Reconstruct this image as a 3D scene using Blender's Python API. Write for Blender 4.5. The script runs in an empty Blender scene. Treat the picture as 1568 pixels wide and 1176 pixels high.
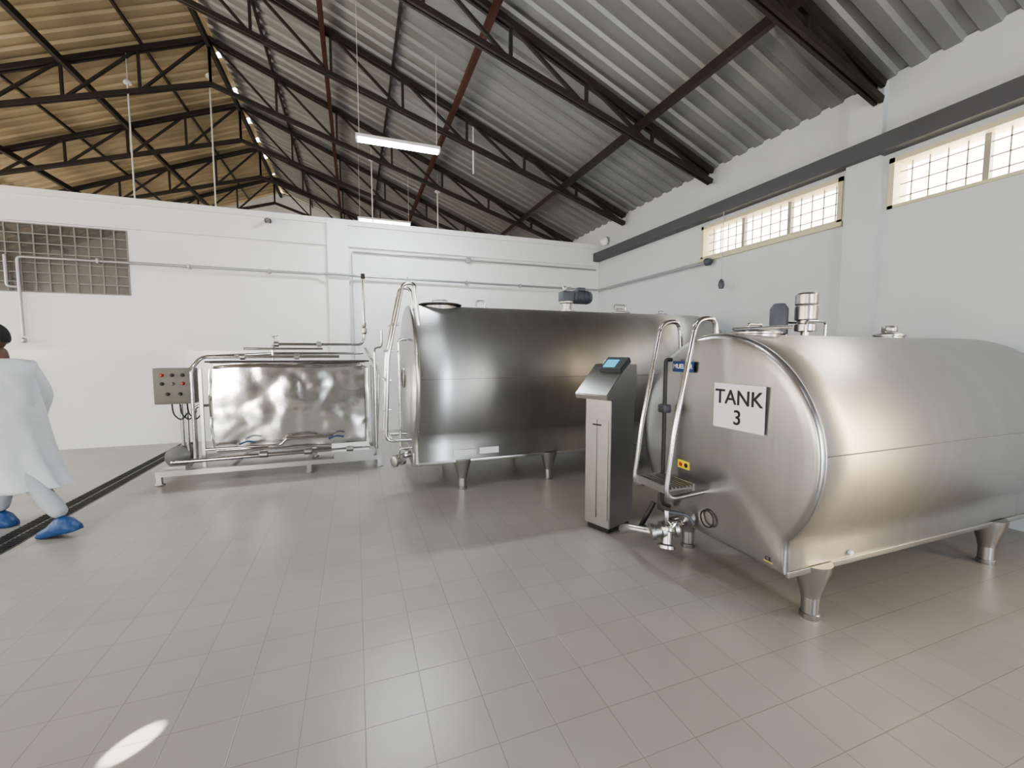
import bpy, bmesh, math, random
from mathutils import Vector, Matrix, noise
random.seed(3)
scene=bpy.context.scene
COL=scene.collection
try: scene.view_settings.look='AgX - Medium High Contrast'
except Exception as ex: print(ex)

# ------------------------------------------------------------ materials
def mat(name,col,rough=.5,metal=0.,bump=0.,bscale=20.,var=0.,vscale=3.,emit=None,es=0.,alpha=1.,aniso=0.,stretch=(1,1,1),coat=0.,trans=0.,rvar=0.,brush=None):
    m=bpy.data.materials.new(name); m.use_nodes=True
    nt=m.node_tree; N=nt.nodes; L=nt.links
    b=N['Principled BSDF']
    b.inputs['Base Color'].default_value=(*col,1)
    b.inputs['Roughness'].default_value=rough
    b.inputs['Metallic'].default_value=metal
    if alpha<1: b.inputs['Alpha'].default_value=alpha
    if coat: b.inputs['Coat Weight'].default_value=coat
    if trans: b.inputs['Transmission Weight'].default_value=trans
    if emit:
        b.inputs['Emission Color'].default_value=(*emit,1); b.inputs['Emission Strength'].default_value=es
    tc=N.new('ShaderNodeTexCoord'); mp=N.new('ShaderNodeMapping'); mp.inputs['Scale'].default_value=stretch
    L.new(tc.outputs['Object'],mp.inputs['Vector'])
    if var>0:
        n=N.new('ShaderNodeTexNoise'); n.inputs['Scale'].default_value=vscale; n.inputs['Detail'].default_value=5
        L.new(mp.outputs[0],n.inputs['Vector'])
        mx=N.new('ShaderNodeMix'); mx.data_type='RGBA'
        mx.inputs[6].default_value=tuple(max(0,c*(1-var)) for c in col)+(1,)
        mx.inputs[7].default_value=tuple(min(1,c*(1+var)) for c in col)+(1,)
        L.new(n.outputs['Fac'],mx.inputs[0]); L.new(mx.outputs[2],b.inputs['Base Color'])
        if rvar>0:
            mr=N.new('ShaderNodeMapRange'); mr.inputs[3].default_value=rough-rvar; mr.inputs[4].default_value=rough+rvar
            L.new(n.outputs['Fac'],mr.inputs[0]); L.new(mr.outputs[0],b.inputs['Roughness'])
    if bump>0:
        n2=N.new('ShaderNodeTexNoise'); n2.inputs['Scale'].default_value=bscale; n2.inputs['Detail'].default_value=3
        L.new(mp.outputs[0],n2.inputs['Vector'])
        bp=N.new('ShaderNodeBump'); bp.inputs['Strength'].default_value=bump; bp.inputs['Distance'].default_value=.02
        L.new(n2.outputs['Fac'],bp.inputs['Height']); L.new(bp.outputs[0],b.inputs['Normal'])
    if aniso:
        b.inputs['Anisotropic'].default_value=aniso
        t=N.new('ShaderNodeTangent'); t.direction_type='RADIAL'; t.axis='X'
        L.new(t.outputs[0],b.inputs['Tangent'])
    return m
M={}
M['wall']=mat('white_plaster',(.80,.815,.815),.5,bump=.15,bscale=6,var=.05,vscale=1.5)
M['walld']=mat('shaded_plaster',(.10,.09,.08),.7,bump=.15,bscale=6,var=.08,vscale=1.5)  # front wall's shade put into the colour, so tanks reflect it dark
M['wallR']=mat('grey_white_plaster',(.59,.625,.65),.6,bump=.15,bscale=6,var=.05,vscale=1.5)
M['tilew']=mat('glossy_wall_tile',(.80,.815,.815),.15,var=.03,vscale=1)
M['steel']=mat('brushed_steel_tank',(.425,.425,.42),.34,1.,bump=.07,bscale=1.2,aniso=.93,stretch=(2.4,.08,.08),var=.12,vscale=4)
M['steelface']=mat('brushed_steel_head',(.46,.46,.455),.30,1.,bump=.28,bscale=1.2,stretch=(1,3.0,.15),var=.12,vscale=3)
M['steels']=mat('stainless_satin',(.47,.467,.46),.32,1.)
M['steelp']=mat('polished_tube',(.56,.555,.55),.16,1.)
M['foil']=mat('crinkled_sheet_steel',(.72,.72,.70),.17,1.,bump=.15,bscale=4)
M['dark']=mat('dark_steel',(.045,.038,.035),.55,.3,var=.3,vscale=4)
M['red']=mat('red_oxide_steel',(.09,.033,.024),.6,.2,var=.3,vscale=4)
M['beam']=mat('beam_paint',(.085,.09,.10),.5,var=.15)
M['black']=mat('black_rubber',(.02,.02,.022),.5)
M['motor']=mat('blue_grey_motor',(.09,.10,.12),.45,.2)
M['dgrey']=mat('dark_grey_plastic',(.05,.055,.065),.4)
M['grey']=mat('grey_plastic',(.16,.16,.15),.45)
M['boxm']=mat('control_box_paint',(.16,.155,.13),.5)
M['paper']=mat('white_paper',(.80,.81,.84),.6)
M['ink']=mat('black_ink',(.02,.02,.03),.6)
M['blue']=mat('blue_label',(.02,.05,.17),.4)
M['yellow']=mat('yellow_label',(.75,.62,.03),.5)
M['redk']=mat('red_knob',(.4,.03,.02),.4)
M['screen']=mat('lcd_screen',(.05,.3,.45),.3,emit=(.1,.55,.8),es=.7)
M['frame']=mat('cream_window_frame',(.64,.58,.40),.5)
M['bar']=mat('window_bar',(.30,.29,.27),.5)
M['gbar']=mat('grey_grid_bar',(.22,.22,.21),.5)
M['gglass']=mat('grey_window_pane',(.15,.147,.14),.15,alpha=.62)
M['pipew']=mat('galvanised_pipe',(.42,.43,.44),.35,.6)
M['cord']=mat('white_conduit',(.75,.74,.70),.5)
M['tube']=mat('fluorescent_tube',(1,1,1),.5,emit=(.95,.97,1),es=30)
M['lampb']=mat('lamp_body',(.8,.8,.8),.5)
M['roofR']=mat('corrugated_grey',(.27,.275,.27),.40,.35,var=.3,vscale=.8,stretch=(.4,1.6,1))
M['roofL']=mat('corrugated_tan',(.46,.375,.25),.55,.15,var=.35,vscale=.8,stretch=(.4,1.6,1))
M['coat']=mat('white_disposable_coat',(.66,.69,.72),.55,bump=.9,bscale=9,var=.15,vscale=5,alpha=.88)
M['pants']=mat('grey_trousers',(.38,.41,.44),.8,bump=.3,bscale=12)
M['shoe']=mat('blue_shoe_cover',(.018,.065,.19),.45,bump=.6,bscale=20)
M['skin']=mat('dark_skin',(.12,.06,.04),.5)
M['hair']=mat('black_hair',(.01,.01,.012),.7,bump=.5,bscale=60)
M['eye']=mat('eye_white',(.7,.68,.65),.3)
M['drain']=mat('drain_iron',(.03,.03,.032),.5,.5)
M['drainedge']=mat('drain_edge',(.16,.16,.16),.4,.6)
# floor tiles
def floor_mat():
    m=bpy.data.materials.new('ceramic_floor_tile'); m.use_nodes=True
    nt=m.node_tree;N=nt.nodes;L=nt.links;b=N['Principled BSDF']
    g=N.new('ShaderNodeNewGeometry')
    br=N.new('ShaderNodeTexBrick'); br.offset=0; br.squash=1
    br.inputs['Scale'].default_value=1; br.inputs['Brick Width'].default_value=.25; br.inputs['Row Height'].default_value=.25
    br.inputs['Mortar Size'].default_value=.003; br.inputs['Mortar Smooth'].default_value=.7
    br.inputs['Color1'].default_value=(.335,.318,.292,1); br.inputs['Color2'].default_value=(.355,.337,.31,1)
    br.inputs['Mortar'].default_value=(.24,.225,.20,1)
    L.new(g.outputs['Position'],br.inputs['Vector'])
    n=N.new('ShaderNodeTexNoise'); n.inputs['Scale'].default_value=.9; n.inputs['Detail'].default_value=6; n.inputs['Roughness'].default_value=.55
    L.new(g.outputs['Position'],n.inputs['Vector'])
    mr=N.new('ShaderNodeMapRange'); mr.inputs[1].default_value=.3; mr.inputs[2].default_value=.7; mr.inputs[3].default_value=.90; mr.inputs[4].default_value=1.06
    L.new(n.outputs['Fac'],mr.inputs[0])
    mx=N.new('ShaderNodeMix'); mx.data_type='RGBA'; mx.blend_type='MULTIPLY'; mx.inputs[0].default_value=1
    L.new(br.outputs['Color'],mx.inputs[6]); L.new(mr.outputs[0],mx.inputs[7]); L.new(mx.outputs[2],b.inputs['Base Color'])
    mr2=N.new('ShaderNodeMapRange'); mr2.inputs[3].default_value=.28; mr2.inputs[4].default_value=.36
    L.new(n.outputs['Fac'],mr2.inputs[0]); L.new(mr2.outputs[0],b.inputs['Roughness'])
    bp=N.new('ShaderNodeBump'); bp.inputs['Strength'].default_value=.3; bp.inputs['Distance'].default_value=.003; bp.invert=True
    L.new(br.outputs['Fac'],bp.inputs['Height']); L.new(bp.outputs[0],b.inputs['Normal'])
    return m
M['floor']=floor_mat()

# ------------------------------------------------------------ helpers
def par(o,p):
    if p is not None:
        o.parent=p; o.matrix_parent_inverse=Matrix.Translation(-p.location)
    return o
def group(name,loc=(0,0,0)):
    e=bpy.data.objects.new(name,None); e.location=loc; e.empty_display_size=.1; COL.objects.link(e); return e
def finish(bm,name,m,p=None,smooth=False,ang=35):
    bmesh.ops.recalc_face_normals(bm,faces=bm.faces[:])
    if smooth:
        for f in bm.faces: f.smooth=True
        for e in bm.edges:
            if len(e.link_faces)==2 and e.calc_face_angle(0)>math.radians(ang): e.smooth=False
    me=bpy.data.meshes.new(name); bm.to_mesh(me); bm.free()
    ms=m if isinstance(m,(list,tuple)) else [m]
    for q in ms: me.materials.append(M[q])
    o=bpy.data.objects.new(name,me); COL.objects.link(o); par(o,p); return o
def bm_box(bm,lo,hi,mi=0):
    x0,y0,z0=lo;x1,y1,z1=hi
    v=[bm.verts.new(c) for c in [(x0,y0,z0),(x1,y0,z0),(x1,y1,z0),(x0,y1,z0),(x0,y0,z1),(x1,y0,z1),(x1,y1,z1),(x0,y1,z1)]]
    for f in [(0,3,2,1),(4,5,6,7),(0,1,5,4),(1,2,6,5),(2,3,7,6),(3,0,4,7)]:
        ff=bm.faces.new([v[i] for i in f]); ff.material_index=mi
    return v
def bm_bar(bm,p0,p1,w,h,up=(0,0,1)):
    p0=Vector(p0);p1=Vector(p1);d=(p1-p0).normalized();up=Vector(up)
    s=d.cross(up)
    if s.length<1e-3: s=d.cross(Vector((1,0,0)))
    s.normalize();u=s.cross(d).normalized()
    v=[]
    for p in (p0,p1):
        for a,b in ((-1,-1),(1,-1),(1,1),(-1,1)): v.append(bm.verts.new(p+s*a*w/2+u*b*h/2))
    for f in [(0,1,2,3),(7,6,5,4),(0,4,5,1),(1,5,6,2),(2,6,7,3),(3,7,4,0)]: bm.faces.new([v[i] for i in f])
def box(name,lo,hi,m,p=None,bev=0.):
    bm=bmesh.new(); bm_box(bm,lo,hi)
    if bev: bmesh.ops.bevel(bm,geom=bm.edges[:],offset=bev,segments=3,affect='EDGES',profile=.5)
    return finish(bm,name,m,p,smooth=bool(bev),ang=50)
def frame_dir(d):
    d=Vector(d).normalized(); a=Vector((0,0,1)) if abs(d.z)<.95 else Vector((1,0,0))
    s=d.cross(a).normalized(); return s,s.cross(d).normalized()
def lathe(name,prof,loc,axis,m,p=None,n=32,ang=35):
    bm=bmesh.new(); d=Vector(axis).normalized(); s,u=frame_dir(d); loc=Vector(loc); rings=[]
    for r,h in prof:
        if r<1e-5: rings.append([bm.verts.new(loc+d*h)])
        else: rings.append([bm.verts.new(loc+d*h+(s*math.cos(2*math.pi*i/n)+u*math.sin(2*math.pi*i/n))*r) for i in range(n)])
    for a,b in zip(rings[:-1],rings[1:]):
        if len(a)==1 and len(b)==1: continue
        for i in range(n):
            j=(i+1)%n
            if len(a)==1: bm.faces.new([a[0],b[i],b[j]])
            elif len(b)==1: bm.faces.new([a[i],a[j],b[0]])
            else: bm.faces.new([a[i],a[j],b[j],b[i]])
    if len(rings[0])>1: bm.faces.new(rings[0])
    if len(rings[-1])>1: bm.faces.new(rings[-1])
    return finish(bm,name,m,p,True,ang)
def cyl(name,p0,p1,r,m,p=None,n=24,bev=.0):
    p0=Vector(p0);p1=Vector(p1);L=(p1-p0).length
    b=bev or min(r*.12,L*.1)
    return lathe(name,[(r-b,0),(r,b),(r,L-b),(r-b,L)],p0,p1-p0,m,p,n,60)
def fillet(pts,rad,seg=6,closed=False):
    pts=[Vector(q) for q in pts]; out=[]; n=len(pts)
    for i,q in enumerate(pts):
        if not closed and (i==0 or i==n-1): out.append(q); continue
        a=pts[i-1];c=pts[(i+1)%n]
        da=(a-q);dc=(c-q); r=min(rad,da.length*.45,dc.length*.45)
        A=q+da.normalized()*r;C=q+dc.normalized()*r
        for k in range(seg+1):
            t=k/seg; out.append(A*(1-t)**2+q*2*t*(1-t)+C*t*t)
    return out
def pipe(name,pts,r,m,p=None,rad=.05,closed=False):
    pts=fillet(pts,rad,6,closed)
    cu=bpy.data.curves.new(name,'CURVE'); cu.dimensions='3D'; cu.bevel_depth=r; cu.bevel_resolution=5; cu.use_fill_caps=True
    s=cu.splines.new('POLY'); s.points.add(len(pts)-1)
    for i,q in enumerate(pts): s.points[i].co=(*q,1)
    s.use_cyclic_u=closed; s.use_smooth=True
    cu.materials.append(M[m]); o=bpy.data.objects.new(name,cu); COL.objects.link(o); par(o,p); return o
def text(name,body,loc,size,m,p,facing='-X',align='CENTER',ext=.001):
    cu=bpy.data.curves.new(name,'FONT'); cu.body=body; cu.size=size; cu.extrude=ext; cu.align_x=align; cu.align_y='CENTER'; cu.offset=size*.012
    cu.materials.append(M[m]); o=bpy.data.objects.new(name,cu); COL.objects.link(o)
    if facing=='-X': R=Matrix(((0,0,-1),(-1,0,0),(0,1,0)))
    else: R=Matrix(((1,0,0),(0,0,-1),(0,1,0)))
    mw=Matrix.Translation(loc)@R.to_4x4()
    o.parent=p; o.matrix_parent_inverse=Matrix.Translation(-p.location) if p else Matrix()
    o.matrix_basis=mw
    return o
def wall(name,axis,c0,c1,u0,u1,v0,v1,holes,m):
    us=sorted({u0,u1,*[h[0] for h in holes],*[h[1] for h in holes]}); vs=sorted({v0,v1,*[h[2] for h in holes],*[h[3] for h in holes]})
    bm=bmesh.new()
    for a,b in zip(us[:-1],us[1:]):
        for c,d in zip(vs[:-1],vs[1:]):
            mu,mv=(a+b)/2,(c+d)/2
            if any(h[0]<mu<h[1] and h[2]<mv<h[3] for h in holes): continue
            if axis=='Y': bm_box(bm,(a,c0,c),(b,c1,d))
            else: bm_box(bm,(c0,a,c),(c1,b,d))
    return finish(bm,name,m)

# ------------------------------------------------------------ room shell
XR=5.4; YB=8.8; XL=-10.34; YF=-4.5; YG=18.4; XRIDGE=-2.47; EZ=4.45; SL=.4
def rz(x): return EZ+SL*(XR-x) if x>=XRIDGE else EZ+SL*(XR-XRIDGE)-SL*(XRIDGE-x)
ZR=rz(XRIDGE)
box('floor',(XL-.3,YF-.3,-.12),(XR+.3,YG+.3,0),'floor')
WZ0,WZ1=3.08,3.60
wins=[(-3.6,-1.2),(.85,3.0),(3.46,5.62)]
RD=(-.75,-.25,.5,3.0)   # added unseen slit in the right wall, for a warm vertical tank highlight
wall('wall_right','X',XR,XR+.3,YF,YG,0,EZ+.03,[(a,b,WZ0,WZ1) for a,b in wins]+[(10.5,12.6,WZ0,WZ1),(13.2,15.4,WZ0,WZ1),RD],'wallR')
IW=(-6.2,-3.44,2.49,3.52)
wall('wall_back','Y',YB,YB+.18,XL,XR,0,4.03,[IW],'wall')
lw=[(-3,-.6),(.5,3),(5,7.5),(10,12.5),(14,16.5)]
wall('wall_left','X',XL-.3,XL,YF,YG,0,EZ+.03,[(a,b,1.4,3.6) for a,b in lw],'wall')
wall('wall_front','Y',YF-.3,YF,XL,XR,0,EZ,[(1.85,2.35,0.02,2.9),(3.75,4.25,.6,2.9),(-6.5,-3.8,0.02,3.0)],'walld')
for nm,y0,y1,zb,mm in (('wall_gable_far',YG,YG+.25,0,'wall'),('wall_gable_front',YF-.3,YF,EZ,'walld')):
    bm=bmesh.new(); pr=[(XL,zb),(XR,zb),(XR,EZ-.02),(XRIDGE,ZR-.05),(XL,EZ-.02)]
    if zb==EZ: pr=[(XL,EZ-.02),(XR,EZ-.02),(XRIDGE,ZR-.05)]
    A=[bm.verts.new((x,y0,z)) for x,z in pr];B=[bm.verts.new((x,y1,z)) for x,z in pr]
    bm.faces.new(A);bm.faces.new(B[::-1])
    for i in range(len(A)): j=(i+1)%len(A); bm.faces.new([A[i],A[j],B[j],B[i]])
    finish(bm,nm,mm)
box('trim_tile_dado',(XL+.02,YB-.02,.0),(XR-.02,YB,1.58),'tilew')
box('trim_ledge',(XL+.02,YB-.05,3.55),(XR-.02,YB,3.63),'wall')
box('trim_ledge_upper',(XL+.02,YB-.03,3.95),(XR-.02,YB+.2,4.05),'wall')
box('trim_pilaster',(-.44,YB-.10,0),(-.08,YB,3.97),'wall')
box('trim_pilaster_window',(XR-.07,3.06,0),(XR,3.40,EZ-.02),'wallR')
box('trim_sill',(XR-.04,3.44,3.03),(XR,5.66,3.08),'frame')
box('trim_wall_beam',(XR-.16,YF+.1,3.66),(XR,YB-.02,3.79),'beam')
box('trim_wall_beam_lip',(XR-.16,YF+.1,3.79),(XR-.13,YB-.02,3.84),'beam')

def window(idx,y0,y1,z0,z1,x,m='frame'):
    g=group('window_%d'%idx,(x,(y0+y1)/2,z0))
    bm=bmesh.new()
    t=.05
    for lo,hi in (((x-.02,y0,z0),(x+.2,y1,z0+t*.6)),((x-.02,y0,z1-t),(x+.2,y1,z1)),((x-.02,y0,z0),(x+.2,y0+t,z1)),((x-.02,y1-t,z0),(x+.2,y1,z1))): bm_box(bm,lo,hi)
    finish(bm,'frame',m,g)
    bm=bmesh.new(); n=3
    for i in range(1,n):
        y=y0+(y1-y0)*i/n; bm_box(bm,(x+.08,y-.022,z0),(x+.14,y+.022,z1))
    finish(bm,'mullions','bar',g)
    bm=bmesh.new(); k=15
    for i in range(1,k):
        y=y0+(y1-y0)*i/k; bm_box(bm,(x+.1,y-.005,z0),(x+.112,y+.005,z1))
    for i in range(1,4):
        z=z0+(z1-z0)*i/4; bm_box(bm,(x+.1,y0,z-.005),(x+.112,y1,z+.005))
    finish(bm,'security_bars','bar',g)
for i,(a,b) in enumerate(wins): window(i+1,a,b,WZ0,WZ1,XR)
g=group('window_4',(-4.8,YB,2.49))
bm=bmesh.new(); x0,x1,z0,z1=IW
x=x1-.0
while x>x0: bm_box(bm,(x-.014,YB-.01,z0),(x+.004,YB+.01,z1)); x-=.165
k=7
for i in range(k+1): z=z0+(z1-z0)*i/k; bm_box(bm,(x0,YB-.012,z-.008),(x1,YB+.01,z+.008))
finish(bm,'grid','gbar',g)
box('pane',(x0,YB+.04,z0),(x1,YB+.05,z1),'gglass',g)

# roof
def roof(name,xe,m):
    bm=bmesh.new(); prof=[]; y=YF-.3; P=.26
    while y<YG+.3:
        prof+= [(y,0),(y+.13,0),(y+.16,.04),(y+.23,.04)]; y+=P
    xr=XRIDGE+(.06 if xe>XRIDGE else -.06)
    n=6; rows=[]
    for k in range(n+1):
        x=xe+(xr-xe)*k/n; rows.append([bm.verts.new((x,yy,rz(x)+dz)) for yy,dz in prof])
    for a,b in zip(rows[:-1],rows[1:]):
        for i in range(len(prof)-1): bm.faces.new([a[i],a[i+1],b[i+1],b[i]])
    return finish(bm,name,m)
gc=group('ceiling',(XRIDGE,0,ZR))
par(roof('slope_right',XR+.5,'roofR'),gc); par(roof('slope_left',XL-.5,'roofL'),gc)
bm=bmesh.new(); y=YF-.3
while y<YG:
    L=random.uniform(.5,1.3)
    a=[(XRIDGE-.25,ZR-.03+.0),(XRIDGE,ZR+.10),(XRIDGE+.25,ZR-.03)]
    for (xa,za),(xb,zb) in zip(a[:-1],a[1:]):
        bm.faces.new([bm.verts.new(c) for c in ((xa,y,za),(xb,y,zb),(xb,y+L,zb),(xa,y+L,za))])
    y+=L+random.uniform(.08,.3)
finish(bm,'ridge_cap','roofL',gc)

def truss(Y):
    bm=bmesh.new(); 
    def top(x): return rz(x)-.10
    zb0=EZ-.22
    def bot(x):
        h=XR-.1-XRIDGE; t=1-abs(x-XRIDGE)/h
        return zb0+t*2.45
    for s in (1,-1):
        xe=XRIDGE+s*(XR-.08-XRIDGE)
        for dy in (-.04,.04): bm_bar(bm,(xe,Y+dy,top(xe)),(XRIDGE,Y+dy,top(XRIDGE)),.04,.08)
        for dy in (-.03,.03): bm_bar(bm,(xe,Y+dy,zb0),(XRIDGE,Y+dy,bot(XRIDGE)),.035,.07)
        N=7; xs=[XRIDGE+s*(XR-.1-XRIDGE)*k/N for k in range(N+1)]
        for i in range(0,N):
            x=xs[i]; bm_bar(bm,(x,Y,bot(x)),(x,Y,top(x)),.04,.04)
            bm_bar(bm,(xs[i+1],Y,bot(xs[i+1])),(x,Y,top(x)),.04,.04,(0,1,0))
    finish(bm,'roof_truss','dark')
ty=[-1.5+2.3*k for k in range(-1,9)]
for Y in ty: truss(Y)
def purlin(X,m,dz=-.2,w=.07,h=.11):
    bm=bmesh.new(); z=rz(X)+dz; bm_bar(bm,(X,YF+.02,z),(X,YG-.02,z),w,h); finish(bm,'roof_purlin',m)
for X,m in ((3.95,'dark'),(1.7,'red'),(-.36,'red'),(-4.6,'dark'),(-6.7,'dark'),(-8.8,'dark'),(-2.47,'dark')): purlin(X,m)
for X in (.7,-1.4,-3.5,-5.6,-7.7): purlin(X,'dark',-.05,.04,.05)

# ------------------------------------------------------------ drain
g=group('floor_drain',(-2.72,3,0))
box('channel',(-2.84,YF+.5,-.02),(-2.6,YB-.05,.004),'drainedge',g)
bm=bmesh.new()
for xa,xb in ((-2.825,-2.735),(-2.705,-2.615)):
    y=YF+.52
    bm_box(bm,(xa,YF+.52,.003),(xb,YB-.07,.0055))
    while y<YB-.1: bm_box(bm,(xa,y,.005),(xb,y+.02,.010)); y+=.05
finish(bm,'grating','drain',g)

# ------------------------------------------------------------ tanks
def tank(name,X0,X1,Yc,Zc,R,zb,so,feet,D=.28,bul=.035):
    g=group(name,((X0+X1)/2,Yc,0))
    n=96; a0=-math.acos(so/R); sec=[]
    A0=a0; A1=math.pi-a0
    for i in range(n+1):
        a=A0+(A1-A0)*i/n; sec.append((R*math.cos(a),R*math.sin(a)))
    m_=8
    ze=sec[-1][1]
    sec+=[(-so,ze+(zb-Zc-ze)*k/3) for k in (1,2,3)]
    sec+=[(-so+2*so*k/m_,zb-Zc) for k in range(1,m_+1)]
    sec+=[(so,(zb-Zc)+(ze-(zb-Zc))*k/3) for k in (1,2)]
    bm=bmesh.new()
    prof=[(X0-bul*(1-s*s),s) for s in (.15,.3,.45,.6,.75,.88,.95)]
    nl=len(prof)
    prof+=[(X0+.004,.978),(X0+.014,.993),(X0+.03,1)]
    prof+=[(X0+.03+(X1-X0-.03)*k/12,1) for k in range(1,13)]
    prof+=[(X1+D*math.sin(t),math.cos(t)) for t in [math.radians(a) for a in (8,16,25,35,45,55,65,75,84)]]
    rings=[[bm.verts.new((x,Yc+y*s,Zc+z*s)) for y,z in sec] for x,s in prof]
    k=len(sec)
    for ri,(a,b) in enumerate(zip(rings[:-1],rings[1:])):
        for i in range(k):
            j=(i+1)%k; f=bm.faces.new([a[i],a[j],b[j],b[i]]); f.material_index=1 if ri<nl+2 else 0
    c=bm.verts.new((X0-bul,Yc,Zc))
    for i in range(k): f=bm.faces.new([c,rings[0][(i+1)%k],rings[0][i]]); f.material_index=1
    c=bm.verts.new((X1+D,Yc,Zc))
    for i in range(k): bm.faces.new([c,rings[-1][i],rings[-1][(i+1)%k]])
    finish(bm,'body',['steel','steelface'],g,True,40)
    pipe('rim_bead',[(X0+.035,Yc+y*1.002,Zc+z*1.002) for y,z in sec],.005,'steels',g,rad=.0,closed=True)
    for s in (-1,1):
        box('skirt_flange',(X0+.03,Yc+s*so-.010,zb-.015),(X1,Yc+s*so+.010,zb+.02),'steels',g,bev=.004)
        box('seam_strip',(X0+.05,Yc+s*(R-.001)-.003,Zc+.05),(X1-.02,Yc+s*(R-.001)+.003,Zc+.055),'grey',g)
    for fx in feet:
        for s in (-1,1):
            fy=Yc+s*(so-.04)
            lathe('leg',[(.050,0),(.052,.012),(.052,.03),(.046,.035),(.046,.13),(.052,.135),(.054,.16),(.095,zb-.02),(.10,zb+.02)],(fx,fy,0),(0,0,1),'steels',g)
    return g
def manhole(g,x,y,z,r):
    lathe('manhole_neck',[(r*.92,-.06),(r*.92,.015),(r*1.02,.02),(r*1.02,.03),(r*.9,.04),(r*.5,.05),(0,.055)],(x,y,z),(0,0,1),'steels',g,40)
    pipe('manhole_handle',[(x-r*.4,y,z+.04),(x-r*.4,y,z+.085),(x+r*.4,y,z+.085),(x+r*.4,y,z+.04)],.009,'steelp',g,.03)
def hoop(g,x,y,z,w=.12,h=.1,ax='X'):
    d=Vector((w/2,0,0)) if ax=='X' else Vector((0,w/2,0)); c=Vector((x,y,z))
    pipe('lifting_hoop',[c-d,c-d+Vector((0,0,h)),c+d+Vector((0,0,h)),c+d],.012,'steelp',g,.04)

T2=dict(X0=.58,X1=4.85,Yc=5.30,Zc=1.22,R=.90)
g2=tank('milk_cooling_tank',T2['X0'],T2['X1'],T2['Yc'],T2['Zc'],T2['R'],.33,.68,(1.11,2.19,3.4,4.45))
zt=2.12
manhole(g2,.98,5.2,zt-.02,.22)
lathe('manhole_gasket',[(.235,0),(.26,.008),(.26,.02),(.235,.028)],(.98,5.2,zt-.01),(0,0,1),'black',g2,40)
hoop(g2,1.52,5.3,zt-.01,.12,.1)
lathe('agitator_flange',[(.12,0),(.12,.03),(.07,.04),(.07,.12),(.10,.13),(.10,.15)],(2.75,5.3,zt-.02),(0,0,1),'steels',g2)
box('agitator_gearbox',(2.66,5.22,zt+.12),(2.84,5.38,zt+.27),'motor',g2,bev=.02)
cyl('agitator_motor',(2.84,5.3,zt+.20),(3.12,5.3,zt+.20),.085,'motor',g2)
for k in range(8): cyl('cooling_fin',(2.87+k*.028,5.3,zt+.20),(2.88+k*.028,5.3,zt+.20),.095,'motor',g2)
box('terminal_box',(2.9,5.25,zt+.28),(3.02,5.35,zt+.33),'motor',g2,bev=.01)
cyl('agitator_cap',(2.72,5.3,zt+.27),(2.72,5.3,zt+.34),.03,'steels',g2)
manhole(g2,3.62,5.3,zt-.02,.14); hoop(g2,3.62,5.3,zt+.02,.2,.1)
manhole(g2,4.35,5.3,zt-.03,.10)
xf=.58
for yy,dx in ((4.98,0),(4.60,0)):
    pipe('ladder_rail',[(xf-.04,yy,.62),(xf-.30,yy,.62),(xf-.26,yy,1.5),(xf-.10,yy,2.27),(xf+.02,yy,2.28),(xf+.06,yy,2.0 if yy>4.8 else 1.84)],.018,'steelp',g2,.08)
for z in (.64,.95,1.26,1.57,1.85):
    x=xf-.30+ (.0 if z<1.5 else (z-1.5)*.2)+.02*(z-.6)
    box('ladder_step',(x-.02,4.60,z-.012),(x+.06,4.98,z+.012),'steels',g2,bev=.004)
pipe('face_pipe',[(xf-.03,4.95,1.7),(xf-.12,4.95,1.7),(xf-.12,4.95,.45),(xf-.03,4.95,.45)],.015,'steelp',g2,.05)
lathe('thermowell_ring',[(.12,0),(.12,.02),(.10,.03),(.10,.0)],(xf-.03,5.25,1.25),(-1,0,0),'steels',g2)
cyl('outlet_pipe',(xf+.03,4.85,.42),(xf-.22,4.85,.36),.035,'steelp',g2)
lathe('butterfly_valve',[(.03,0),(.055,.01),(.055,.05),(.035,.06),(.035,.10),(.06,.11),(.06,.14),(.03,.15)],(xf-.1,4.80,.36),(-.8,-.5,0),'steels',g2)
pipe('valve_handle',[(xf-.15,4.76,.38),(xf-.15,4.74,.50),(xf-.02,4.66,.52)],.01,'steelp',g2)
box('rating_plate',(xf+.72,4.605,.40),(xf+.95,4.612,.47),'paper',g2)
box('label_plate',(xf+.42,4.605,.39),(xf+.68,4.612,.46),'steels',g2)
box('base_skirt_plate',(xf-.02,4.66,.30),(xf+.03,5.9,.45),'steels',g2,bev=.005)

# --- near tank
X0=2.18
g3=tank('milk_cooling_tank',X0,4.88,2.13,.97,.70,.32,.53,(2.47,4.34),D=.24,bul=.03)
zt=1.67
manhole(g3,2.52,2.13,zt-.015,.16)
pipe('lid_arm',[(2.30,2.1,zt+.03),(2.72,2.02,zt+.05)],.012,'steelp',g3)
manhole(g3,3.95,2.13,zt-.01,.10); cyl('vent_cap',(3.95,2.13,zt+.04),(3.95,2.13,zt+.09),.05,'steels',g3)
mx,my=3.32,2.36
pipe('motor_frame',[(mx-.10,my-.08,zt-.05),(mx-.10,my-.08,zt+.12),(mx+.12,my-.08,zt+.12),(mx+.12,my-.08,zt-.05)],.010,'steelp',g3,.03)
pipe('motor_frame',[(mx-.10,my+.08,zt-.08),(mx-.10,my+.08,zt+.12),(mx+.12,my+.08,zt+.12),(mx+.12,my+.08,zt-.08)],.010,'steelp',g3,.03)
lathe('agitator_motor',[(.03,-.08),(.03,.04),(.075,.05),(.075,.10),(.06,.11),(.06,.13),(.078,.14),(.078,.24),(.070,.25),(.078,.26),(.078,.33),(.06,.345),(0,.35)],(mx+.01,my,zt),(0,0,1),'steels',g3,36)
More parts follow.
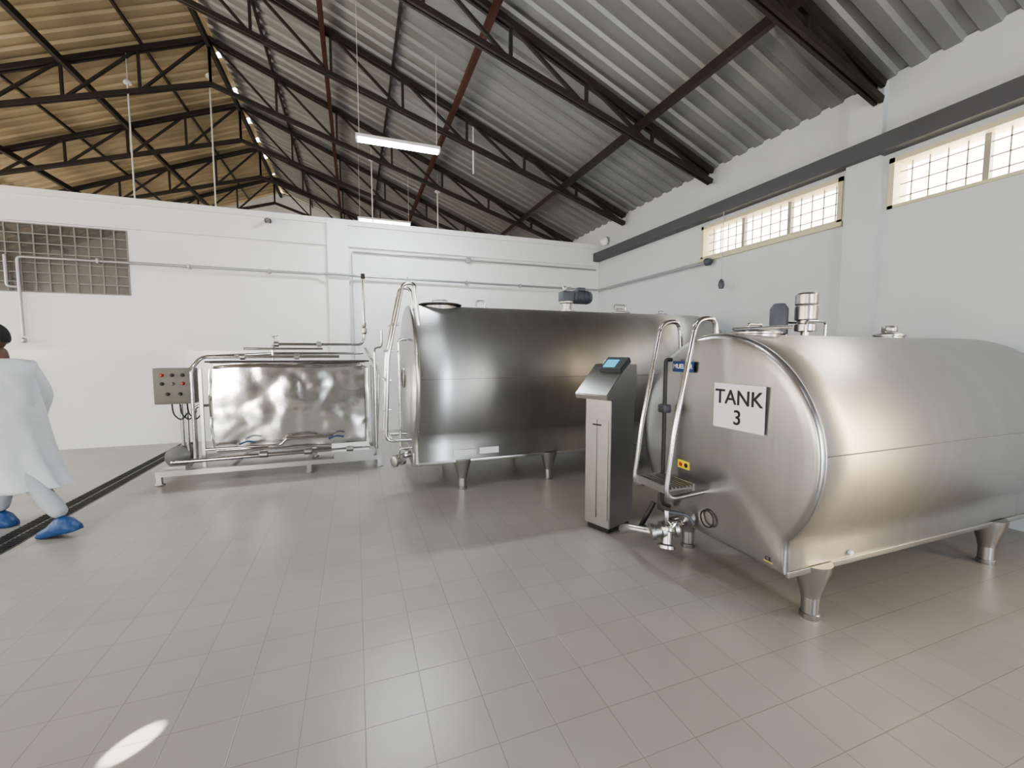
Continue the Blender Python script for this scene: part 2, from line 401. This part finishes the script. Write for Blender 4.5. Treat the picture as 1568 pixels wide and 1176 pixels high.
lathe('motor_housing',[(.05,-.02),(.05,.05),(.065,.06),(.065,.26),(.04,.30),(0,.30)],(mx-.13,my+.12,zt-.03),(0,0,1),'motor',g3,30)
for yy in (2.50,2.17):
    pipe('ladder_rail',[(X0-.02,yy,.62),(X0-.33,yy,.60),(X0-.27,yy,1.05),(X0-.12,yy,1.76),(X0+.04,yy,1.78),(X0+.06,yy,1.55)],.017,'steelp',g3,.09)
bm=bmesh.new()
bm_box(bm,(X0-.31,2.17,.655),(X0-.10,2.50,.665)); bm_box(bm,(X0-.32,2.17,.635),(X0-.30,2.50,.68)); bm_box(bm,(X0-.11,2.17,.635),(X0-.09,2.50,.68))
for k in range(7): bm_box(bm,(X0-.31+k*.03,2.17,.665),(X0-.30+k*.03,2.50,.678))
finish(bm,'ladder_step','steels',g3)
pipe('sight_tube',[(X0-.05,2.47,1.5),(X0-.10,2.47,1.5),(X0-.10,2.47,.45),(X0-.03,2.47,.42)],.014,'black',g3,.05)
box('tube_clamp',(X0-.13,2.43,1.12),(X0-.07,2.51,1.18),'dgrey',g3,bev=.01)
xs=X0-.034
box('sign_board',(xs-.004,1.725,1.085),(xs,2.085,1.36),'paper',g3)
text('sign_text','TANK',(xs-.006,1.905,1.275),.125,'ink',g3); text('sign_number','3',(xs-.006,1.905,1.155),.125,'ink',g3)
box('maker_plate',(xs-.003,2.27,1.415),(xs,2.47,1.49),'blue',g3); text('maker_text','MUELLER',(xs-.005,2.37,1.453),.045,'paper',g3)
box('warning_label',(xs+.004,2.29,.735),(xs+.008,2.40,.79),'yellow',g3)
cyl('warning_dot',(xs+.004,2.37,.762),(xs+.002,2.37,.762),.016,'redk',g3); cyl('warning_dot',(xs+.004,2.32,.762),(xs+.002,2.32,.762),.016,'ink',g3)
box('yellow_label',(X0-.004,1.66,.36),(X0-.001,1.72,.40),'yellow',g3); text('label_text','CE',(X0-.006,1.69,.38),.03,'ink',g3)
pipe('inspection_ring',[(xs+.008,2.12+.055*math.cos(a),.455+.055*math.sin(a)) for a in [i*math.pi/12 for i in range(24)]],.005,'dark',g3,0,True)
cyl('side_fitting',(2.72,1.60,.37),(2.72,1.58,.37),.015,'paper',g3)
cyl('outlet_pipe',(X0+.03,2.36,.36),(X0-.14,2.36,.33),.045,'steelp',g3)
lathe('outlet_valve',[(.04,0),(.06,.01),(.06,.035),(.045,.04),(.045,.09),(.062,.10),(.062,.125),(.045,.13),(.045,.17),(.058,.175),(.058,.2),(.02,.205)],(X0-.06,2.34,.31),(-.9,.35,-.15),'steels',g3)
lathe('outlet_elbow_flange',[(.035,0),(.06,.01),(.06,.03),(.035,.04),(.035,.12),(.06,.13),(.06,.15),(0,.155)],(X0-.14,2.36,.33),(-.2,-.2,-1),'steels',g3)
cyl('valve_stem',(X0-.14,2.37,.34),(X0-.14,2.37,.44),.018,'steels',g3)
pipe('valve_handle',[(X0-.14,2.37,.43),(X0-.05,2.27,.43),(X0-.02,2.24,.37)],.012,'motor',g3)
pipe('hose',[(X0-.22,2.42,.27),(X0-.30,2.62,.24),(X0-.22,2.80,.14),(X0-.05,2.86,.10)],.03,'steels',g3,.08)
pipe('drain_hose',[(X0-.05,2.62,.4),(X0-.12,2.65,.25),(X0-.1,2.75,.12),(X0+.05,2.85,.1)],.018,'black',g3,.08)
pipe('rear_pipe',[(4.72,1.75,.45),(4.85,1.62,.42),(5.1,1.62,.42)],.02,'black',g3,.05)

# ------------------------------------------------------------ control cabinet
gcab=group('control_cabinet',(2.08,3.16,0))
CA=math.radians(20)
def cabpt(x,y,z): return Vector((1.98+x*math.cos(CA)-y*math.sin(CA),3.0+x*math.sin(CA)+y*math.cos(CA),z))
def prism(name,profile,y0,y1,m,bev=.006):
    bm=bmesh.new(); A=[bm.verts.new(cabpt(x,y0,z)) for x,z in profile];B=[bm.verts.new(cabpt(x,y1,z)) for x,z in profile]
    bm.faces.new(A);bm.faces.new(B[::-1])
    for i in range(len(A)): j=(i+1)%len(A); bm.faces.new([A[j],A[i],B[i],B[j]])
    bmesh.ops.recalc_face_normals(bm,faces=bm.faces[:])
    if bev: bmesh.ops.bevel(bm,geom=bm.edges[:],offset=bev,segments=2,affect='EDGES')
    return finish(bm,name,m,gcab,True,50)
prism('cabinet_body',[(0,.05),(.34,.05),(.34,1.15),(0,1.15)],0,.27,'steels')
prism('cabinet_plinth',[(.02,0),(.32,0),(.32,.06),(.02,.06)],.02,.25,'black')
prism('door_panel',[(-.008,.12),(0,.12),(0,.98),(-.008,.98)],.02,.13,'steels',.002)
prism('door_panel',[(-.008,.12),(0,.12),(0,.98),(-.008,.98)],.14,.25,'steels',.002)
prism('door_handle',[(-.014,.93),(-.008,.93),(-.008,.942),(-.014,.942)],.09,.18,'black',.001)
prism('console_wedge',[(-.09,1.16),(.32,1.14),(.32,1.45),(.17,1.45),(-.10,1.20)],-.03,.31,'steels')
prism('console_neck',[(.15,1.40),(.30,1.38),(.30,1.49),(.22,1.49)],.02,.25,'steels')
prism('display_housing',[(.08,1.41),(.105,1.375),(.235,1.47),(.215,1.515)],-.03,.20,'dgrey')
prism('display_screen',[(.100,1.428),(.105,1.423),(.180,1.483),(.175,1.490)],.05,.17,'screen',.0)

# ------------------------------------------------------------ processing skid at left
gs=group('milk_processing_skid',(-.8,6.4,0))
def crinkle(name,lo,hi,m):
    bm=bmesh.new(); bm_box(bm,lo,hi)
    bmesh.ops.bevel(bm,geom=bm.edges[:],offset=.05,segments=3,affect='EDGES')
    bmesh.ops.subdivide_edges(bm,edges=[e for e in bm.edges if e.calc_length()>.3],cuts=34,use_grid_fill=True)
    bmesh.ops.recalc_face_normals(bm,faces=bm.faces[:]); bm.normal_update()
    ns=[v.normal.copy() for v in bm.verts]
    for v,nn in zip(bm.verts,ns):
        q=v.co.copy()
        d=noise.noise(q*1.8)*.020+(abs(noise.noise(q*2.6+Vector((5,1,2))))-.2)*.022+abs(noise.noise(q*6+Vector((1,7,3))))*.009
        v.co+=nn*d
    return finish(bm,name,m,gs,True,80)
crinkle('insulated_vessel',(-1.68,6.04,.30),(.15,6.85,1.41),'foil')
box('vessel_lid',(-1.66,6.06,1.42),(.13,6.83,1.45),'steels',gs,bev=.01)
pipe('lid_edge',[(-1.70,6.05,1.44),(.17,6.05,1.44)],.010,'dark',gs)
bm=bmesh.new()
for yy in (6.0,6.9):
    bm_bar(bm,(-2.22,yy,.13),(.30,yy,.13),.06,.06)
for xx in (-2.19,-1.5,-.6,.27): bm_bar(bm,(xx,6.0,.131),(xx,6.9,.131),.058,.055)
for xx in (-1.76,.22):
    for yy in (6.08,6.9): bm_bar(bm,(xx,yy,.1),(xx,yy,1.36),.035,.035)
for xx in (-2.19,-.6,.27):
    for yy in (6.0,6.9): bm_bar(bm,(xx,yy,.0),(xx,yy,.12),.05,.05)
finish(bm,'skid_frame','steels',gs)
for xx in (-2.19,-.6,.27):
    for yy in (6.0,6.9): cyl('foot_pad',(xx,yy,0),(xx,yy,.02),.05,'steels',gs)
for pts,r in (([(-1.82,5.98,.30),(-1.82,5.98,1.35),(-1.72,6.04,1.50),(-.2,6.04,1.50)],.019),
              ([(-1.92,6.10,.25),(-1.92,6.10,1.28),(-1.75,6.10,1.50),(-1.0,6.3,1.54),(.10,6.3,1.54)],.019),
              ([(-1.0,6.2,1.45),(-1.0,6.2,1.66),(.08,6.2,1.66),(.12,6.2,1.75),(.12,6.2,2.55)],.018),
              ([(-2.05,5.94,.27),(.15,5.94,.30)],.025),([(-1.7,5.93,.40),(-.9,5.93,.40),(-.85,5.93,.47),(-.3,5.93,.47)],.018),
              ([(-1.3,6.1,1.60),(-.4,6.1,1.60)],.015),
              ([(.24,5.98,.25),(.24,5.98,1.62),(.34,6.1,1.62),(.34,6.1,1.85)],.016),
              ([(.25,6.15,.3),(.30,6.15,1.3),(.12,6.15,1.62)],.016),
              ([(-1.87,6.2,.2),(-1.87,6.2,.9),(-1.66,6.2,.9)],.018)):
    pipe('process_pipe',pts,r,'steelp',gs,.07)
for x,z in ((-.95,1.66),(-.45,1.66),(-1.3,1.50),(-.7,1.5)):
    lathe('pipe_union',[(.02,-.03),(.036,-.025),(.036,.025),(.02,.03)],(x,6.2 if z>1.6 else 6.04,z),(1,0,0),'steels',gs)
lathe('valve_wheel',[(.045,0),(.05,.006),(.05,.014),(.045,.02)],(-.98,6.2,1.76),(0,0,1),'steels',gs); cyl('valve_stem',(-.98,6.2,1.66),(-.98,6.2,1.78),.01,'steels',gs)
lathe('sampling_valve',[(.02,0),(.035,.02),(.035,.08),(.02,.1),(.028,.12),(.028,.16)],(.12,6.2,1.80),(0,0,1),'steels',gs)
cyl('vent_tip',(.12,6.2,2.55),(.12,6.2,2.62),.028,'dark',gs)
for x in (-1.35,-.35):
    pipe('blue_lever',[(x,5.92,.44),(x+.09,5.89,.48),(x+.18,5.89,.46)],.012,'blue',gs,.03)
for x in (-1.1,-.6,-.1): lathe('valve_body',[(.02,-.05),(.04,-.04),(.04,.04),(.02,.05)],(x,5.94,.29),(1,0,0),'steels',gs)
lathe('pump_motor',[(.05,0),(.10,.02),(.11,.05),(.11,.24),(.09,.27),(.09,.29),(.13,.30),(.13,.34),(.05,.38)],(-2.03,6.42,.30),(0,-1,0),'grey',gs)
box('pump_base',(-2.15,6.05,.15),(-1.95,6.4,.2),'steels',gs)
box('control_box',(-2.19,5.98,.95),(-1.80,6.14,1.37),'boxm',gs,bev=.008)
box('control_box_door',(-2.17,5.968,.97),(-1.82,5.982,1.35),'boxm',gs,bev=.004)
for x,z,m in ((-2.10,1.29,'redk'),(-2.0,1.29,'black'),(-1.90,1.29,'black'),(-2.10,1.19,'black'),(-2.0,1.19,'grey'),(-1.90,1.19,'redk'),(-2.05,1.07,'black'),(-1.93,1.07,'black')):
    lathe('knob',[(.02,0),(.02,.015),(.013,.02),(.013,.035),(0,.036)],(x,5.968,z),(0,-1,0),m,gs,16)
for x in (-2.05,-1.97,-1.9):
    pipe('cable',[(x,6.06,.96),(x+.02,6.03,.82),(x+.09,6.05,.74),(x+.15,6.1,.85)],.008,'black',gs,.05)
pipe('box_post',[(-1.99,6.16,.14),(-1.99,6.16,1.1)],.02,'steelp',gs)
box('paper_label',(-.32,5.92,.26),(.14,5.925,.37),'paper',gs)
box('base_plate',(-.3,5.93,.16),(.2,5.98,.27),'steels',gs)

# ------------------------------------------------------------ wall pipes, cords
gp=group('wall_water_pipe',(0,YB-.1,3.0))
pipe('pipe_run',[(-4.76,YB-.09,1.8),(-4.76,YB-.09,3.0),(-.55,YB-.09,3.0),(-.5,YB-.16,3.0),(-.02,YB-.16,3.0),(.05,YB-.09,3.0),(XR-.08,YB-.09,3.0),(XR-.08,5.45,3.0)],.022,'pipew',gp,.06)
pipe('pipe_branch',[(-4.76,YB-.09,2.55),(-4.9,YB-.09,2.55),(-4.9,YB-.09,3.02)],.02,'pipew',gp,.05)
for x in (-3.8,-2.6,-1.4,1,2.2,3.4,4.6): box('pipe_clip',(x-.015,YB-.12,2.965),(x+.015,YB,3.035),'pipew',gp)
lathe('tap',[(.02,0),(.035,.02),(.035,.06),(.02,.08)],(-4.76,YB-.09,1.78),(0,0,-1),'pipew',gp)
lathe('end_valve',[(.03,0),(.06,.02),(.06,.08),(.03,.12)],(XR-.08,5.45,3.0),(0,-1,.0),'motor',gp)
gp=group('conduit_pipe',(0,YB-.1,3.3))
pipe('run',[(0,YB-.04,3.47),(XR-.1,YB-.04,3.47)],.018,'pipew',gp)
pipe('drop',[(-.02,YB-.13,3.4),(-.02,YB-.13,1.2)],.012,'pipew',gp)
box('junction_box',(2.2,YB-.08,3.42),(2.3,YB,3.52),'pipew',gp,bev=.008)
gp=group('wall_camera',(-1.3,YB,4.05)); box('mount',(-1.45,YB-.08,3.86),(-1.35,YB+.02,3.92),'black',gp,bev=.01); cyl('lens_body',(-1.4,YB-.03,3.89),(-1.38,YB-.22,3.86),.035,'grey',gp)
gp=group('pendant_switch',(XR-.2,5.03,3.0))
pipe('cord',[(XR-.17,5.03,3.66),(XR-.17,5.03,2.62)],.006,'pipew',gp)
lathe('switch_body',[(.015,0),(.035,.03),(.045,.09),(.03,.14),(0,.145)],(XR-.17,5.03,2.66),(0,0,-1),'motor',gp)
gp=group('wall_lamp',(XR-.05,YB-.1,3.6)); 
lathe('reflector',[(.02,0),(.05,.05),(.10,.14),(.095,.14),(.02,.06)],(XR-.02,YB-.35,4.12),(-.7,-.4,-.5),'lampb',gp)
pipe('bracket',[(XR,YB-.35,4.15),(XR-.05,YB-.35,4.1)],.015,'dark',gp)
for (x,y,z0,z1) in ((-3.76,10,3.7,6.42),(-2.5,10.05,3.7,6.83),(.45,10.5,4.2,5.92),(1.95,10.5,4.3,5.39),(2.1,7.75,4.8,6.0)):
    gp=group('hanging_conduit',(x,y,z0))
    cyl('rod',(x,y,z0),(x,y,rz(x)-.02),.006,'cord',gp,10)
    cyl('sleeve',(x,y,z0),(x,y,z1),.014,'cord',gp,12)
    lathe('rose',[(.0,0),(.06,.0),(.06,.03),(.02,.08),(0,.08)],(x,y,z1),(0,0,1),'lampb',gp,20)
def tube_lamp(xc,y,z,es=1):
    gp=group('fluorescent_lamp',(xc,y,z))
    box('lamp_housing',(xc-.62,y-.06,z+.03),(xc+.62,y+.06,z+.08),'lampb',gp,bev=.008)
    for dy in (-.035,.035): cyl('tube',(xc-.59,y+dy,z+.010),(xc+.59,y+dy,z+.010),.022,'tube',gp,16)
    for dx in (-.6,.6):
        box('end_cap',(xc+dx-.015,y-.05,z-.005),(xc+dx+.015,y+.05,z+.035),'lampb',gp)
        cyl('chain',(xc+dx*.95,y,z+.08),(xc+dx*.95,y,rz(xc+dx)-.02),.004,'cord',gp,8)
tube_lamp(.70,6.85,4.66); tube_lamp(.75,11.0,4.7); tube_lamp(.7,2.2,4.7); tube_lamp(-4.5,3,4.9); tube_lamp(.7,-2.2,4.7)  # last three are unseen lamps added as ceiling fill

# ------------------------------------------------------------ person
P=group('walking_person',(-2.75,4.85,0))
d=Vector((-.9385,.3453,0)); lft=Vector((0,0,1)).cross(d)
def W(q): 
    q=Vector(q); return P.location+d*q.x+lft*q.y+Vector((0,0,q.z))
def skinobj(name,verts,edges,rad,m,sub=2,root=0):
    me=bpy.data.meshes.new(name); me.from_pydata([W(v) for v in verts],edges,[]); o=bpy.data.objects.new(name,me); COL.objects.link(o); par(o,P)
    md=o.modifiers.new('skin','SKIN'); md.use_smooth_shade=True
    sv=me.skin_vertices[0].data
    for i,r in enumerate(rad):
        sv[i].radius=(r,r) if not isinstance(r,tuple) else r
        sv[i].use_root=(i==root)
    ss=o.modifiers.new('sub','SUBSURF'); ss.levels=sub; ss.render_levels=sub
    me.materials.append(M[m]); return o
tv=[(0,0,.95),(.01,0,1.08),(-.03,.09,.90),(-.15,.10,.53),(-.48,.12,.17),(.02,-.09,.90),(.24,-.10,.53),(.32,-.10,.13),(-.31,.11,.36)]
skinobj('trousers',tv,[(0,1),(0,2),(2,3),(3,8),(8,4),(0,5),(5,6),(6,7)],[.12,.12,.095,.076,.064,.095,.076,.06,.072],'pants')
cv=[(.0,0,1.0),(.02,0,1.15),(.05,0,1.32),(.065,0,1.43),(.075,0,1.50),
    (.055,.18,1.43),(.05,.25,1.17),(.20,.24,.95),
    (.055,-.18,1.43),(-.01,-.25,1.17),(.10,-.26,.93)]
skinobj('coat_torso',cv,[(0,1),(1,2),(2,3),(3,4),(3,5),(5,6),(6,7),(3,8),(8,9),(9,10)],[(.15,.17),(.15,.17),(.14,.19),(.095,.13),.062,.072,.060,.050,.072,.060,.050],'coat')
bm=bmesh.new(); rings=[]; n=64
for z,rx,ry,cx in ((1.42,.09,.17,.065),(1.34,.13,.20,.055),(1.2,.145,.205,.03),(1.05,.16,.215,.015),(.9,.18,.23,.015),(.75,.215,.245,.02),(.6,.26,.255,.01),(.44,.31,.26,-.03),(.40,.325,.26,-.045),(.395,.315,.25,-.045),(.6,.25,.245,.01)):
    amp=.018*max(0,(1.15-z))/.6
    rings.append([bm.verts.new(W((cx+(rx+amp*math.sin(7*a)+amp*.6*math.sin(11*a+1))*math.cos(a),(ry+amp*math.sin(9*a+z*3))*math.sin(a),z+.01*math.sin(3*a)))) for a in [2*math.pi*i/n for i in range(n)]])
for a,b in zip(rings[:-1],rings[1:]):
    for i in range(n): j=(i+1)%n; bm.faces.new([a[i],a[j],b[j],b[i]])
finish(bm,'coat_skirt','coat',P,True,80)
skinobj('neck',[(.07,0,1.46),(.085,0,1.53),(.10,0,1.60)],[(0,1),(1,2)],[.06,.055,.055],'skin')
def head(c):
    bm=bmesh.new(); bmesh.ops.create_uvsphere(bm,u_segments=48,v_segments=36,radius=1)
    for v in bm.verts:
        q=v.co.copy()
        x,y,z=q.x*.098,q.y*.076,q.z*.118
        if q.z<0: 
            k=1+.28*q.z; y*=k; x*= (1+.10*q.z)
            if q.x<0: x*=(1+.35*q.z)
        def gs_(py,pz,w,h): return math.exp(-((q.y-py)/w)**2-((q.z-pz)/h)**2) if q.x>0 else 0
        x+=.026*gs_(0,-.22,.13,.16)+.012*gs_(0,-.05,.10,.2)
        x+=.006*gs_(0,.18,.5,.1)
        x-=.010*gs_(.38,.0,.2,.13)+.010*gs_(-.38,.0,.2,.13)
        x+=.010*gs_(0,-.50,.28,.06)+.008*gs_(0,-.60,.24,.05)-.004*gs_(0,-.55,.3,.03)
        x+=.010*gs_(0,-.85,.3,.15)
        v.co=W((c[0]+x,c[1]+y,c[2]+z))
    finish(bm,'head','skin',P,True,80)
    bm=bmesh.new(); bmesh.ops.create_uvsphere(bm,u_segments=40,v_segments=30,radius=1)
    dl=[v for v in bm.verts if v.co.z< (.30 if v.co.x>0 else .30+.75*v.co.x) and not (abs(v.co.y)>.8 and v.co.z>-.1 and v.co.x<.2)]
    bmesh.ops.delete(bm,geom=dl,context='VERTS')
    for v in bm.verts:
        q=v.co; v.co=W((c[0]+q.x*.103-.004,c[1]+q.y*.082,c[2]+q.z*.126))
    finish(bm,'hair','hair',P,True,80)
    for s in (-1,1):
        bm=bmesh.new(); bmesh.ops.create_uvsphere(bm,u_segments=16,v_segments=12,radius=.012)
        for v in bm.verts: v.co=W(Vector((c[0]+.082,c[1]+s*.029,c[2]+.0))+v.co)
        finish(bm,'eye','eye',P,True)
        bm=bmesh.new(); bmesh.ops.create_uvsphere(bm,u_segments=12,v_segments=8,radius=.006)
        for v in bm.verts: v.co=W(Vector((c[0]+.091,c[1]+s*.029,c[2]+.0))+v.co)
        finish(bm,'pupil','ink',P,True)
        pts=[(c[0]-.005+.020*math.cos(a),c[1]+s*(.076+.006*math.sin(a*.5)),c[2]-.012+.032*math.sin(a)) for a in [i*math.pi/8 for i in range(16)]]
        pipe('ear',[W(q) for q in pts],.007,'skin',P,0,True)
        bm=bmesh.new(); bmesh.ops.create_uvsphere(bm,u_segments=12,v_segments=8,radius=1)
        for v in bm.verts: v.co=W((c[0]-.003+v.co.x*.018,c[1]+s*.074+v.co.y*.006,c[2]-.012+v.co.z*.028))
        finish(bm,'ear_inner','skin',P,True)
head((.115,0,1.675))
def hand(w,dirv,inner):
    w=Vector(w);dv=Vector(dirv).normalized(); fwd=Vector((1,0,0)); fwd=(fwd-dv*fwd.dot(dv)).normalized()
    inn=Vector((0,inner,0))
    pal=[w,w+dv*.05,w+dv*.095]
    skinobj('palm',pal,[(0,1),(1,2)],[(.026,.02),(.040,.017),(.042,.014)],'skin')
    for i,(o_,L) in enumerate(((.030,.070),(.010,.078),(-.011,.072),(-.031,.056))):
        b=w+dv*.085+fwd*o_
        skinobj('finger_%d'%(i+1),[b,b+dv*L*.5+inn*.006,b+dv*L*.82+inn*.022,b+dv*L*.98+inn*.040],[(0,1),(1,2),(2,3)],[.0095,.009,.008,.007],'skin')
    b=w+dv*.03+fwd*.025
    skinobj('thumb',[b,b+dv*.03+fwd*.022+inn*.008,b+dv*.06+fwd*.03+inn*.016],[(0,1),(1,2)],[.012,.0105,.008],'skin')
hand((.23,.27,.93),(.35,.1,-1),-1); hand((.105,-.28,.91),(.1,-.1,-1),1)
def shoe(ank,tilt,yaw=0):
    bm=bmesh.new(); rings=[]; n=24
    for x,w,h,z in ((-.13,.01,.02,.01),(-.11,.05,.06,0),(-.06,.065,.12,0),(0,.068,.15,0),(.05,.070,.13,0),(.10,.072,.095,0),(.15,.070,.075,0),(.20,.055,.055,0),(.23,.01,.03,.01)):
        ring=[]
        for i in range(n):
            a=2*math.pi*i/n; y=w*math.cos(a)*(1+.06*math.sin(5*a+x*40)); s=math.sin(a)
            zz=z+ (h*(.35+.65*s) if s>-.3 else h*.155*(s+.3)/.7) ; zz=max(zz,0)
            ct,st=math.cos(tilt),math.sin(tilt)
            X=x-.16; q=(X*ct+zz*st, y, -X*st+zz*ct)
            ring.append(bm.verts.new(W((ank[0]+.16+q[0],ank[1]+q[1],ank[2]+max(q[2],0)))))
        rings.append(ring)
    for a,b in zip(rings[:-1],rings[1:]):
        for i in range(n): j=(i+1)%n; bm.faces.new([a[i],a[j],b[j],b[i]])
    bm.faces.new(rings[0]);bm.faces.new(rings[-1])
    finish(bm,'shoe_cover','shoe',P,True,80)
shoe((-.49,.12,.003),math.radians(12)); shoe((.32,-.10,.003),0)

# ------------------------------------------------------------ lights
w=bpy.data.worlds.new('World'); scene.world=w; w.use_nodes=True
nt=w.node_tree; bg=nt.nodes['Background']
tc=nt.nodes.new('ShaderNodeTexCoord'); sp=nt.nodes.new('ShaderNodeSeparateXYZ'); cr=nt.nodes.new('ShaderNodeValToRGB')
nt.links.new(tc.outputs['Generated'],sp.inputs[0]); nt.links.new(sp.outputs['Z'],cr.inputs[0]); nt.links.new(cr.outputs[0],bg.inputs[0])
cr.color_ramp.elements[0].position=0; cr.color_ramp.elements[0].color=(1,.80,.56,1)
cr.color_ramp.elements[1].position=.55; cr.color_ramp.elements[1].color=(.85,.93,1,1)
e=cr.color_ramp.elements.new(.25); e.color=(1,.95,.82,1)
bg.inputs[1].default_value=8.0
def area(name,loc,dirv,sx,sy,power,col):
    l=bpy.data.lights.new(name,'AREA'); l.shape='RECTANGLE'; l.size=sx; l.size_y=sy; l.energy=power; l.color=col
    o=bpy.data.objects.new(name,l); o.location=loc; o.rotation_euler=Vector(dirv).to_track_quat('-Z','Y').to_euler(); COL.objects.link(o)
area('doorway_daylight',(2.1,YF-.05,1.45),(0,1,0),.48,2.8,190,(.80,.89,1))  # added fill lamp in an unseen opening, set to streak the tanks
area('window_daylight',(4.0,YF-.05,1.75),(0,1,0),.48,2.2,60,(.92,.96,1))  # second added lamp behind camera, for another bright tank band
area('gate_daylight',(-5.15,YF-.05,1.6),(0,1,0),2.6,2.8,250,(.90,.95,1))  # invented gate out of view; fill that keeps the left side bright
for a,b in lw: area('left_window_daylight',(XL-.05,(a+b)/2,2.5),(1,0,.15),2.4,2.1,85,(1,.95,.86))  # fill lamps added along the unseen left wall openings
area('right_slit_sun',(XR+.05,-.5,1.75),(-1,0,0),.48,2.4,60,(1,.70,.38))  # warm panel added behind the slit to put a band on the tank
area('right_window_sun_b',(XR+.32,1.9,3.34),(-1,.1,-.4),2.0,.5,25,(1,.88,.7))
for x,y,pw in ((.7,2.2,14),(-4.5,3,85),(.7,-2.2,4),(.7,6.85,125)):
    area('tube_light',(x,y,4.62),(0,0,-1),1.2,.12,pw,(.88,.94,1))  # area fill below the tubes; only the last tube is in view
area('far_room_light',(.75,11,4.66),(0,0,-1),1.2,.12,45,(1,.96,.92))
l=bpy.data.lights.new('sun_beam','SPOT'); l.energy=20000; l.spot_size=math.radians(1.1); l.spot_blend=.3; l.shadow_soft_size=.01; l.color=(1,.96,.82)
o=bpy.data.objects.new('sun_beam',l); tgt=Vector((-.87,2.0,0)); o.location=tgt+Vector((-3.6,-3.9,3.4)); o.rotation_euler=(tgt-o.location).to_track_quat('-Z','Y').to_euler(); COL.objects.link(o)

# ------------------------------------------------------------ camera
cam=bpy.data.cameras.new('Camera'); cam.lens=14.92; cam.sensor_width=36; cam.sensor_fit='HORIZONTAL'; cam.clip_start=.05
co=bpy.data.objects.new('Camera',cam); COL.objects.link(co); scene.camera=co
th=math.radians(20.2); pt=math.radians(4.22)
fw=Vector((math.sin(th)*math.cos(pt),math.cos(th)*math.cos(pt),-math.sin(pt)))
co.location=(0,0,1.55); co.rotation_euler=fw.to_track_quat('-Z','Y').to_euler()
